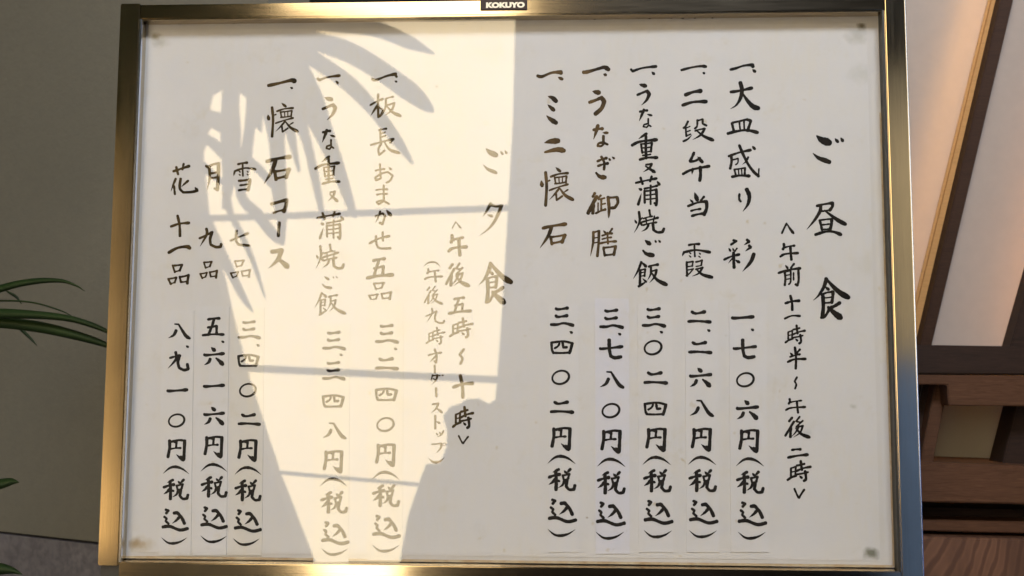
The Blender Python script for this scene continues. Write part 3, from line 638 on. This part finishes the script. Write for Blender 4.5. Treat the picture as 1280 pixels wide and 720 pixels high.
G = {k: parse(v) for k, v in {
 'go': "365,58 400,88 430,100 462,112:42d; 338,190 378,224 425,242 462,256:27d; 502,78 525,105:18d; 545,72 562,98:18d",
 'hiru': "365,-75 420,-88 485,-98:18h; 485,-98 482,-70 462,-42:20; 405,-36 460,-44:12; 395,-72 390,-35 350,30 292,100:20p; 425,-42 480,0 530,35 582,62:23n; 388,32 398,70 405,105:17; 390,32 440,25 478,22:12; 478,22 476,60 466,100:20; 405,66 460,60:12; 405,101 462,97:12; 355,140 430,118 490,118 548,140:20h",
 'hat': "140,55 122,90 104,130:13; 140,55 165,95 192,130:15n",
 'uma': "118,208 120,230 112,250:17; 120,238 200,222:13h; 92,305 130,285 225,278:16h; 168,235 176,328:17",
 'mae': "130,368 148,392:14d; 196,358 172,390:14; 78,428 150,405 243,392:16h; 125,415 130,470 126,520:15; 125,420 170,408:11; 170,410 170,490 156,512:12; 130,445 165,440:9; 130,475 165,470:9; 192,425 192,480:11; 228,410 230,480 220,520 206,512:16",
 'ju': "130,655 180,640 235,636:17h; 168,598 180,650 182,705:17",
 'shoku': "437,50 420,110 380,175 340,212:22p; 437,50 480,100 540,155 605,192:30n; 430,110 455,132:18d; 400,172 440,155 490,148:16h; 488,148 485,190 478,232:20; 412,195 478,188:10; 415,232 475,228:13; 412,180 415,260 408,335:24; 398,342 430,330 465,268:18; 540,230 500,255 455,275:22; 450,262 495,305 548,345:33n",
 'ichi': "125,350 180,328 240,330:14h",
 'toki': "152,450 152,505:12; 152,450 183,438:10; 183,438 180,500:11; 152,476 180,470:8; 130,530 155,512 186,500:13; 188,432 238,420:12; 214,400 222,462:14; 180,472 230,450 278,440:13h; 188,492 262,476:11; 242,470 248,520 234,536:15; 205,500 222,516:12d",
 'han': "165,605 185,625:14d; 240,580 215,610:14; 165,637 240,617:13h; 148,675 200,655 282,652:16h; 202,565 210,640 208,725:16",
 'nami': "218,128 200,160 212,185 203,215:13",
 'ato': "182,432 158,460:16; 195,462 165,510 130,568:15; 172,505 168,578:18; 238,425 212,460:13; 212,460 245,468:12; 262,455 215,500:12; 212,500 264,494:13; 232,500 205,545 175,575:12p; 262,492 240,545 190,580:12p; 208,510 250,555 312,580:20n",
 'nis': "178,135 245,130:16h; 150,192 220,178 298,170:18h",
 'vee': "198,425 228,492:13; 272,432 232,495:14",
 'ichi_a': "438,102 480,92 540,72 608,66:18h; 600,68 608,80:22; 604,100 624,118:18d",
 'ichi_b': "70,106 150,85 220,76 256,80:17h; 230,122 243,131:14d",
 'dai': "440,270 500,262 600,240:20h; 512,200 525,255 512,320 480,370 440,395:24p; 532,285 570,340 610,380 650,392:27n",
 'sara': "450,503 464,562:17; 455,500 510,488 560,476:14; 562,476 592,486 566,562:18; 505,492 512,556:12; 540,488 543,552:12; 418,582 480,566 560,556 643,574:20h",
 'ni': "100,292 160,270 218,262:24h; 78,370 160,345 258,342:21h",
 'dan': "120,490 100,530 86,540:14; 102,525 108,602:13; 104,540 135,528:9; 108,568 138,558:9; 108,598 140,586:10; 85,640 120,622 150,590:13p; 190,480 188,525 170,545:13; 190,485 228,474:12; 230,474 230,508 260,522:14; 172,562 245,545:13h; 245,545 215,592 155,628:15p; 186,560 240,602 310,632:19n",
 'sei': "425,152 500,125 590,105:17h; 444,148 447,192 436,245:17; 458,178 496,168:11; 496,168 494,200 478,215:10; 505,70 530,130 570,210 610,265 650,302:18; 652,245 650,302:10; 572,158 556,190 528,214:12p; 602,75 622,98:17d; 468,250 480,298:13; 470,250 548,238:11; 548,238 546,292:14; 498,250 502,292:9; 522,248 525,290:9; 450,306 510,296 582,300:18h",
 'ri': "506,435 504,472 516,492:15; 560,400 580,450 570,510 532,565:24p",
 'ben': "165,125 150,160 135,188:18; 135,192 175,186 210,165:16; 192,155 228,196:20d; 82,285 150,252 280,226:18h; 156,245 150,288:15p; 212,232 214,290 208,335:21",
 'tou': "135,475 156,497:13d; 170,425 190,480:24d; 240,455 216,487:15; 120,526 190,500 258,490:17h; 258,490 260,540 240,590:22; 142,562 215,547:14h; 148,600 245,580:18h",
 'kasumi': "125,218 205,210:16h; 92,268 76,302:14p; 90,272 180,255 285,272:17h; 168,218 172,305:12; 128,270 142,284:9d; 126,294 142,308:9d; 200,275 214,286:9d; 196,298 212,310:9d; 110,345 114,450:14; 112,348 158,340:11; 158,340 152,378:11; 116,380 152,374:9; 118,405 155,397:9; 105,448 130,432 160,395:10; 178,345 228,332:12; 226,332 220,368:12; 180,378 222,370:9; 178,400 232,385:12; 230,386 200,430 150,452:13p; 185,402 230,440 302,460:20n",
 'aya': "460,182 484,188 442,215:15; 425,240 438,262:13d; 455,238 462,258:11d; 488,242 472,264:11; 390,328 440,305 505,288:16h; 462,275 466,388:20; 460,312 422,355:10p; 474,328 506,348:17d; 562,178 578,192 540,218:17p; 578,222 590,234 550,264:17p; 614,285 590,345 530,415:23p",
 'ichi_c': "412,100 425,114 500,90 602,78:17h; 568,118 586,136:16d",
 'u_a': "475,212 524,225:23d; 460,292 500,275 532,262:16; 532,262 550,285 530,330 492,368:21p",
 'na_a': "478,418 535,408:15h; 510,402 492,445 474,488:17p; 532,436 568,446:13d; 542,470 542,508:12; 542,506 510,515 505,530 530,535 545,518 562,528:11",
 'juu': "530,42 470,82:17p; 420,130 480,102 606,88:20h; 525,60 526,228:18; 488,120 498,188:14; 490,120 570,110:11; 570,110 562,178:15; 495,150 565,142:10; 495,182 562,174:10; 500,206 560,197:11; 478,237 540,222 610,222:18h",
 'mata': "525,275 568,268:13; 568,268 550,300 504,330:15p; 520,285 555,308 592,332:17n",
 'gama': "448,412 520,395 605,378:15h; 484,372 500,420:16; 568,362 556,400:15; 608,398 626,425:17d; 470,453 490,463:17d; 466,575 490,490:16p; 512,455 560,445 612,432:14h; 514,470 516,562:15; 516,474 600,462:12; 602,460 606,540 600,580:18; 600,580 588,562:14; 522,505 595,495:10; 522,535 595,528:10; 560,430 560,572:13",
 'yaku': "440,88 454,112:13d; 472,28 478,90 462,140 436,185:15p; 476,95 494,128:14d; 498,72 480,98:9; 505,80 572,62:12h; 550,15 558,62:14; 494,106 560,88 616,72:14h; 525,78 530,122:10; 588,60 580,108:10; 500,130 605,108:12h; 545,122 528,155 492,176:14p; 576,112 582,165 612,182 648,180 660,155:18",
 'han2': "490,405 465,470 430,530:15p; 492,408 526,440:17n; 478,466 518,458:12; 520,458 514,512:13; 484,486 512,480:8; 480,512 512,506:9; 482,470 480,582:17; 470,588 535,545:15p; 500,528 528,555:12d; 545,440 616,424:16h; 562,445 560,495 536,542:14p; 562,475 604,464:12; 604,464 590,515 552,560:15p; 568,488 610,540 680,576:22n",
 'ichi_d': "55,122 90,118 180,92 215,85 245,102:24h; 205,135 226,143:17d",
 'u_b': "125,265 175,275:27d; 100,348 150,330 190,312:20; 190,312 212,340 192,392 145,435:27",
 'na_b': "130,555 200,545:19h; 165,520 150,570 132,625:21p; 200,575 238,576:16d; 206,600 206,650:18; 206,648 172,655 162,675 190,675 212,652 238,664:15",
 'gi': "160,250 230,225:17h; 165,285 240,265:17h; 190,215 212,260 210,312:17; 150,335 180,365 220,370:25n; 245,225 256,241:13d; 270,215 287,229:13d",
 'go2': "518,242 555,270:24d; 502,318 530,345 580,355:25n; 592,240 600,256:13d; 618,240 632,256:13d",
 'on': "142,488 126,516:17; 156,515 122,575 90,640:23; 132,575 126,640:21; 186,505 166,532:13p; 168,536 215,525:12; 190,530 190,622:13; 190,572 220,566:11; 166,562 166,625:10; 148,640 222,610:15h; 240,518 248,600 245,675:21t; 242,522 306,518:15; 308,518 314,560 290,598 262,600:19",
 'zen': "130,180 128,260 108,362:16p; 132,182 170,172:13; 172,172 170,260 160,362:17; 136,225 165,220:9; 134,262 165,256:9; 205,168 224,190:13d; 272,155 252,186:13; 195,208 272,190:13h; 196,234 266,220:12h; 178,266 302,250:15h; 236,185 240,268:13; 206,295 216,358:16; 206,298 296,286:13; 298,286 284,352:19; 215,354 282,346:13",
 'ichi_e': "310,148 345,154 420,125 490,122:21h; 484,118 488,130:26; 465,158 498,174:19d",
 'mi': "390,302 425,315 452,340:26d; 388,365 410,385 435,407:22d; 380,448 410,475 452,502:27d",
 'ni2': "366,650 410,640 468,636:32d; 366,722 430,706 470,702 512,710:28n",
 'kai': "340,155 346,195:22d; 372,92 380,200 372,342:19; 384,160 404,152:11; 448,55 482,85:17d; 410,126 470,105 540,98:15h; 440,130 448,178:12; 442,132 528,120:11; 530,120 524,172:13; 472,130 474,168:8; 498,126 498,165:8; 440,178 525,166:11; 400,228 460,206 540,182:13h; 475,212 435,262 400,298:13p; 450,248 455,302 498,270:13; 478,212 520,265 578,298:20n; 540,222 500,250:10p",
 'ishi': "350,512 420,495 525,480:21h; 418,500 390,572 330,660:21p; 410,575 420,632:19; 412,578 512,562:13; 518,562 495,618:22; 422,624 495,608:14",
 'yuu': "440,505 412,560 380,605:18p; 436,514 480,528 522,522:17; 522,522 480,620 430,690 360,745:20p; 415,590 452,602:16d",
 'lpar': "55,380 85,355 120,345 155,353 185,385:11u",
 'go5': "285,84 360,72:16h; 322,80 305,130 290,178:15; 290,132 350,118:13; 350,118 346,175:16; 245,192 320,178 410,172:18h",
 'o_': "92,505 190,485:12h; 140,460 155,510 150,560 138,548:14; 150,510 105,556:11p",
 'bou': "140,580 142,635:13",
 'da': "125,650 115,690:9; 125,658 162,652:9; 162,652 150,690 120,722:12p; 130,680 150,692:8; 170,652 180,659:9d; 192,650 203,657:9d",
 'su': "125,212 168,205:13; 168,205 150,245 112,278:13p; 150,240 195,274:14n",
 'to': "145,298 145,395:14; 150,340 178,353:12d",
 'tsu': "150,425 162,441:10d; 175,418 182,433:10d; 206,412 190,440 155,460:11p",
 'pu': "118,512 190,505:10; 190,505 185,540 152,578:13p; O213,512,12,10:5",
 'rpar': "92,615 130,645 175,642 212,612:14u",
 'ichi_g': "270,112 300,120 380,90 450,74:18h; 438,72 455,96:16; 440,126 456,134:12d",
 'ita': "316,228 318,400:15; 258,308 352,262:14h; 312,310 262,386:15p; 318,320 352,345 330,395:11; 370,262 430,245:12h; 374,268 370,330 342,392:13p; 376,310 438,292:12; 438,292 418,345 368,386:13p; 382,318 425,362 484,390:18n",
 'naga': "322,496 378,485:13h; 332,490 336,600:13; 336,522 370,511:9; 338,548 374,536:10; 260,608 340,585 432,562:14h; 432,562 405,592:14; 340,595 318,640 325,682:14; 325,682 365,648:13; 362,582 400,640 475,668:17n",
 'o': "295,200 365,188:12h; 330,150 336,258:12; 336,258 300,272 295,252 340,222 390,210 425,238 405,275 378,290:13; 395,175 415,191:13d",
 'ma': "300,345 385,340:12h; 305,380 385,374:12h; 358,310 360,425:13; 360,425 320,452 304,436 345,424 398,450:13",
 'ka': "295,542 350,520:13; 350,520 368,540 348,602 328,590:15; 332,505 316,552 295,590:13p; 378,495 412,536:21d",
 'se': "250,146 320,110 400,90:15h; 350,60 352,126:14; 300,90 304,150 330,182 410,182:15",
 'hin': "95,430 112,482:13; 98,432 166,425:13; 166,425 148,470:15; 115,477 150,467:10; 62,530 82,572:14; 65,532 124,520:12; 124,520 110,560:13; 82,567 112,557:10; 148,515 158,558:14; 150,518 212,504:13; 214,502 205,567:17; 160,556 205,550:11",
 'ko': "115,450 170,435 230,418:20; 230,418 225,460 208,508:24; 130,517 215,494:16h",
 'bou2': "175,590 168,690:21",
 'hana': "100,145 160,125 220,105:17h; 122,112 136,168:15; 178,88 168,132:14; 118,200 82,295:14p; 106,255 112,318:14; 155,200 148,270 175,303 235,300 282,290:17; 212,215 160,262:14p; 262,264 280,288:17d",
 'tsuki': "345,105 370,118 372,200 352,285:17p; 370,108 400,92 438,86:15; 438,86 438,180 430,285:22; 430,288 408,272:14; 386,160 425,152:14; 382,196 425,190:14",
 'yuki': "585,92 655,80:15h; 562,142 552,180:13p; 565,142 640,120 716,130:15h; 620,90 622,180:12; 590,142 602,151:9d; 590,165 602,174:9d; 650,142 662,151:9d; 650,163 662,172:9d; 590,216 675,206:15; 675,206 672,240 660,288:19; 600,250 665,240:13; 590,288 662,280:16h",
 'ichi_h': "65,335 130,300 200,290 225,302:21h",
 'kyuu': "295,228 340,208 390,180:14; 348,155 350,200 300,288:16p; 392,180 376,230 380,275 420,293 455,290 460,270:18",
 'nana': "528,245 600,215 660,190:15h; 575,170 570,240 590,275 670,282:17",
 'ichi_i': "92,162 170,145 265,122 290,128:22h; 258,118 292,128:28d; 256,174 272,182:13d",
 # print on the price strips, each given from its own corner
 'p3': "38,12 60,18 128,8:16h; 38,65 58,75 125,65:16h; 2,132 50,132 100,122 168,138:17h",
 'p4': "6,12 10,62 22,88:14; 2,10 95,0 160,14:13; 162,14 150,62 140,88:17; 22,86 140,84:12; 66,14 55,36 30,52:12; 90,12 95,46 122,44:14",
 'p0': "O67,57,62,50:14",
 'p2': "28,10 60,23 128,10:17h; 2,83 70,80 168,87:17h",
 'p7': "2,67 24,70 168,54:16h; 70,4 72,75 82,124 112,137 158,130:19",
 'p8': "58,6 90,8 120,58 150,102 180,122:17n; 70,58 50,95 8,118:17p",
 'p6': "58,8 86,33:20d; 2,64 20,70 158,57:17h; 50,100 36,128 2,148:17p; 96,94 150,144:22n",
 'p9': "18,50 72,35 97,30:15h; 64,4 66,60 3,134:16p; 97,30 82,80 92,130 132,148 165,138 158,100:18",
 'p1': "2,14 20,18 160,8:18h",
 'p5': "44,14 137,5:16h; 92,14 77,65 47,138:16; 42,78 112,65:14; 114,66 114,130:16; 2,140 82,132 170,134:15h",
 'yen': "23,8 24,65 10,142:18; 34,18 95,5 142,8:14; 145,8 142,86 138,162:19; 136,166 112,150 78,120:18p; 112,130 138,160:20d; 80,16 76,68:14; 50,18 72,26:8; 28,76 114,68:12h",
 'pl': "2,57 54,14 104,4 159,22 209,60:15u",
 'zei': "84,8 38,30:15p; 8,68 55,52 92,46:17h; 60,26 64,90 62,162:19; 60,78 36,104 8,122:17p; 68,86 88,98:13d; 122,16 138,34:13d; 170,6 142,38:15p; 112,52 122,90:13; 116,54 160,42:12; 162,42 152,80:14; 122,88 154,78:10; 126,90 112,124 80,146:14p; 146,90 138,135 162,160 196,158 204,128:17",
 'komi': "26,8 50,16 30,38:15; 15,65 34,80 26,100 50,122:14; 3,148 60,143 140,172 204,160:19; 92,36 120,32 155,72 178,120:19; 140,62 115,92 80,118:16p",
 'pr': "2,4 52,45 102,52 157,38 208,6:14u",
 'pd': "2,3 20,14:13d",
}.items()}

# yellowed, scuffed strips of old tape round the backing edge
TM = N('aged_edge_tape')
c = TM.mix(TM.ramp(TM.noise(45, 5, rough=.7), [(.35, 0), (.65, 1)]), (.50, .42, .30), (.36, .24, .13))
TM.set(Base_Color=c, Roughness=.6)
for (q0, q1) in (((1114.5, 300), (1119, 709)), ((149, 692), (151.5, 698))): pass
box('edge_tape', .4465, .4498, -.0009, -.0001, ZB + .001, ZT - .12, TM.m, board)
box('edge_tape', -.4498, .4460, -.0009, -.0001, ZB + .0003, ZB + .0030, TM.m, board)
TD = N('torn_black_edge'); TD.set(Base_Color=(.03, .018, .01), Roughness=.8)
vs = []; fs = []; X = -.445
while X < .445:
    wd_ = random.uniform(.004, .03); h_ = random.uniform(.0006, .0026) * (1.3 if abs(X) > .35 or X > -.05 else .7)
    b_ = len(vs); vs += [(X, -.0008, ZT + .001), (X + wd_, -.0008, ZT + .001), (X + wd_ * .8, -.0008, ZT - h_), (X + wd_ * .4, -.0008, ZT - h_ * .5), (X + wd_ * .15, -.0008, ZT - h_ * .9)]
    fs.append((b_, b_ + 1, b_ + 2, b_ + 3, b_ + 4)); X += wd_ * random.uniform(1.0, 1.8)
o_ = obj('torn_edge', vs, fs, TD.m, board); o_['kind'] = 'stuff'

def put(ink_, name, ox, oy, box_=None, wk=1.0):
    """box_: crop-local x0,y0,x1,y1 to fit to; else as traced. ox,oy: crop corner in photo px"""
    g = G[name]
    if box_ is None: ink_.glyph(g, ox, oy, wk=wk); return
    x0, y0, x1, y1 = box_; a, b, c, d = bbox(g)
    kx = (x1 - x0) / (c - a); ky = (y1 - y0) / (d - b)
    ink_.glyph(g, ox + (x0 - a * kx) / 6, oy + (y0 - b * ky) / 6, ky / 6, kx / 6, wk=wk)
def line(items, mat='ink', label=None):
    k = Ink()
    for it in items: put(k, *it); k.build(M[mat], sheet)
line([('go', 960, 160), ('hiru', 960, 250.0 + 20), ('shoku', 960, 340)])
line([('hat', 960, 270), ('uma', 960, 270), ('mae', 960, 270), ('ju', 960, 270), ('ichi', 960, 340), ('toki', 960, 340), ('han', 960, 340), ('nami', 960, 450),
      ('uma', 960, 450, (128, 288, 285, 400)), ('ato', 960, 450), ('nis', 960, 540), ('toki', 960, 540, (142, 212, 325, 372), 1.08), ('vee', 960, 540)])
line([('ichi_a', 840, 70), ('dai', 840, 70), ('sara', 840, 70), ('sei', 840, 170), ('ri', 840, 170), ('aya', 840, 270)])
line([('ichi_b', 840, 70), ('ni', 840, 70), ('dan', 840, 70), ('ben', 840, 170), ('tou', 840, 170), ('kasumi', 840, 270)])
line([('ichi_c', 720, 70), ('u_a', 720, 70), ('na_a', 720, 70), ('juu', 720, 160), ('mata', 720, 160), ('gama', 720, 160), ('yaku', 720, 260), ('go2', 720, 260), ('han2', 720, 260)])
line([('ichi_d', 720, 70), ('u_b', 720, 70), ('na_b', 720, 70), ('gi', 720, 160), ('on', 720, 160), ('zen', 720, 260)], 'ink_brown', 'worn brown brush line')
line([('ichi_e', 620, 70), ('mi', 620, 70), ('ni2', 620, 70), ('kai', 620, 200), ('ishi', 620, 200)], 'ink_brown', 'worn brown brush line')
line([('go', 540, 170, (378, 82, 564, 284), .8), ('yuu', 540, 170), ('shoku', 520, 270, (465, 345, 722, 660))], 'ink_umber')
line([('hat', 520, 270, (270, 40, 340, 94)), ('uma', 520, 270, (238, 138, 385, 300)), ('ato', 520, 270, (222, 350, 402, 530)), ('go5', 520, 360), ('toki', 520, 360, (248, 222, 430, 375)),
      ('nami', 520, 360, (320, 455, 366, 574)), ('ju', 520, 470, (272, -12, 432, 170), .8), ('toki', 520, 470, (272, 226, 434, 395)), ('vee', 520, 470, (316, 445, 396, 510))], 'ink_umber')
line([('lpar', 520, 270), ('uma', 520, 270, (60, 393, 202, 497)), ('ato', 520, 270, (60, 525, 202, 664), .85), ('kyuu', 520, 360, (72, 150, 216, 267), .85), ('toki', 520, 360, (74, 292, 220, 424), .9),
      ('o_', 520, 360), ('bou', 520, 360), ('da', 520, 360), ('bou', 520, 470, (144, 86, 160, 158)), ('su', 520, 470), ('to', 520, 470), ('tsu', 520, 470), ('pu', 520, 470), ('rpar', 520, 470)], 'ink_umber')
line([('ichi_g', 420, 80), ('ita', 420, 80), ('naga', 420, 80), ('o', 420, 180), ('ma', 420, 180), ('ka', 420, 180), ('se', 420, 280), ('go5', 420, 280, (226, 255, 432, 412)), ('hin', 420, 280, (242, 436, 418, 577))], 'ink_umber')
line([('ichi_c', 320, 80, (458, 82, 632, 148)), ('u_a', 320, 80, (495, 245, 602, 425)), ('na_a', 320, 80, (492, 490, 592, 642)), ('juu', 320, 180, (438, 88, 632, 304), .85), ('mata', 320, 180, (535, 350, 616, 436), .8),
      ('gama', 320, 180, (454, 503, 660, 718)), ('yaku', 320, 280, (444, 148, 662, 340), .9), ('go2', 320, 280, (492, 388, 614, 486), .8), ('han2', 320, 280, (434, 512, 674, 686), .9)], 'ink_umber')
line([('ichi_i', 320, 80), ('kai', 320, 80, (84, 288, 320, 550)), ('ishi', 320, 180, (54, 88, 262, 306)), ('ko', 320, 180), ('bou2', 320, 180), ('su', 320, 280, (90, 188, 246, 338), 1.1)], 'ink_umber')
line([('yuki', 200, 190), ('nana', 200, 260), ('hin', 200, 260, (525, 388, 680, 528), .9)], 'ink_umber')
line([('tsuki', 200, 190), ('kyuu', 200, 260), ('hin', 200, 260, (298, 398, 432, 532))], 'ink_umber')
line([('hana', 200, 190), ('ju', 200, 260, (75, 50, 226, 218), .7), ('ichi_h', 200, 260), ('hin', 200, 260)], 'ink_umber')

PI = [0]
def price(sc, items):
    k = Ink(-.00172)
    for (nm, ox, oy, x, y) in items:
        k.glyph(G[nm], ox + x / 6, oy + y / 6, sc / 6, wk=1.15)
        k.build(M['ink_print'], strips[PI[0]])
    PI[0] += 1
price(1, [('p3', 680, 370, 50, 82), ('pd', 680, 370, 190, 262), ('p4', 680, 370, 50, 340), ('p0', 680, 370, 58, 553), ('p2', 680, 470, 50, 185), ('yen', 680, 470, 50, 386), ('pl', 680, 470, 26, 598), ('zei', 680, 570, 28, 92), ('komi', 680, 570, 35, 320), ('pr', 680, 570, 27, 545)])
price(1.01, [('p3', 680, 370, 420, 97), ('pd', 680, 370, 553, 275), ('p7', 680, 370, 418, 325), ('p8', 680, 370, 413, 563), ('p0', 680, 470, 434, 202), ('yen', 680, 470, 424, 405), ('pl', 680, 470, 398, 620), ('zei', 680, 570, 396, 115), ('komi', 680, 570, 397, 342), ('pr', 680, 570, 387, 565)])
price(1.01, [('p3', 790, 370, 78, 87), ('pd', 790, 370, 206, 260), ('p0', 790, 370, 90, 330), ('p2', 790, 370, 92, 565), ('p4', 790, 470, 91, 200), ('yen', 790, 470, 101, 392), ('pl', 790, 470, 79, 606), ('zei', 790, 570, 83, 100), ('komi', 790, 570, 95, 330), ('pr', 790, 570, 88, 554)])
price(1.0, [('p2', 790, 370, 420, 108), ('pd', 790, 370, 562, 248), ('p2', 790, 370, 426, 338), ('p6', 790, 370, 434, 532), ('p8', 790, 470, 428, 178), ('yen', 790, 470, 442, 392), ('pl', 790, 470, 420, 606), ('zei', 790, 570, 423, 100), ('komi', 790, 570, 434, 330), ('pr', 790, 570, 427, 554)])
price(1.0, [('p1', 860, 370, 330, 148), ('pd', 860, 370, 470, 243), ('p7', 860, 370, 340, 325), ('p0', 860, 370, 363, 571), ('p6', 860, 470, 366, 175), ('yen', 860, 470, 378, 402), ('pl', 860, 470, 360, 617), ('zei', 860, 570, 360, 112), ('komi', 860, 570, 380, 342), ('pr', 860, 570, 373, 565)])
price(.98, [('p3', 390, 390, 478, 92), ('pd', 390, 390, 613, 266), ('p2', 390, 390, 478, 340), ('p4', 390, 390, 475, 575), ('p0', 390, 490, 485, 188), ('yen', 390, 490, 474, 390), ('pl', 390, 490, 450, 598), ('zei', 390, 590, 450, 95), ('komi', 390, 590, 458, 322), ('pr', 390, 590, 450, 543)])
price(.97, [('p3', 390, 390, 82, 143), ('pd', 390, 390, 205, 311), ('p3', 390, 390, 80, 370), ('p4', 390, 390, 78, 625), ('p8', 390, 490, 75, 228), ('yen', 390, 490, 82, 440), ('pl', 390, 490, 60, 648), ('zei', 390, 590, 62, 145), ('komi', 390, 590, 75, 370), ('pr', 390, 590, 68, 568)])
price(.95, [('p3', 200, 380, 588, 124), ('pd', 200, 380, 722, 300), ('p4', 200, 380, 583, 382), ('p0', 200, 380, 595, 592), ('p2', 200, 490, 588, 160), ('yen', 200, 490, 582, 357), ('pl', 200, 490, 560, 563), ('zei', 200, 570, 558, 178), ('komi', 200, 570, 560, 400), ('pr', 200, 570, 547, 615)])
price(.94, [('p5', 200, 380, 318, 103), ('pd', 200, 380, 458, 273), ('p6', 200, 380, 330, 318), ('p1', 200, 380, 328, 602), ('p6', 200, 490, 330, 105), ('yen', 200, 490, 328, 332), ('pl', 200, 490, 305, 540), ('zei', 200, 570, 305, 152), ('komi', 200, 570, 308, 378), ('pr', 200, 570, 304, 595)])
price(.93, [('p8', 200, 380, 56, 145), ('pd', 200, 380, 193, 310), ('p9', 200, 380, 58, 358), ('p1', 200, 380, 55, 636), ('p0', 200, 490, 62, 161), ('yen', 200, 490, 50, 357), ('pl', 200, 490, 22, 558), ('zei', 200, 570, 20, 172), ('komi', 200, 570, 18, 395), ('pr', 200, 570, 8, 607)])
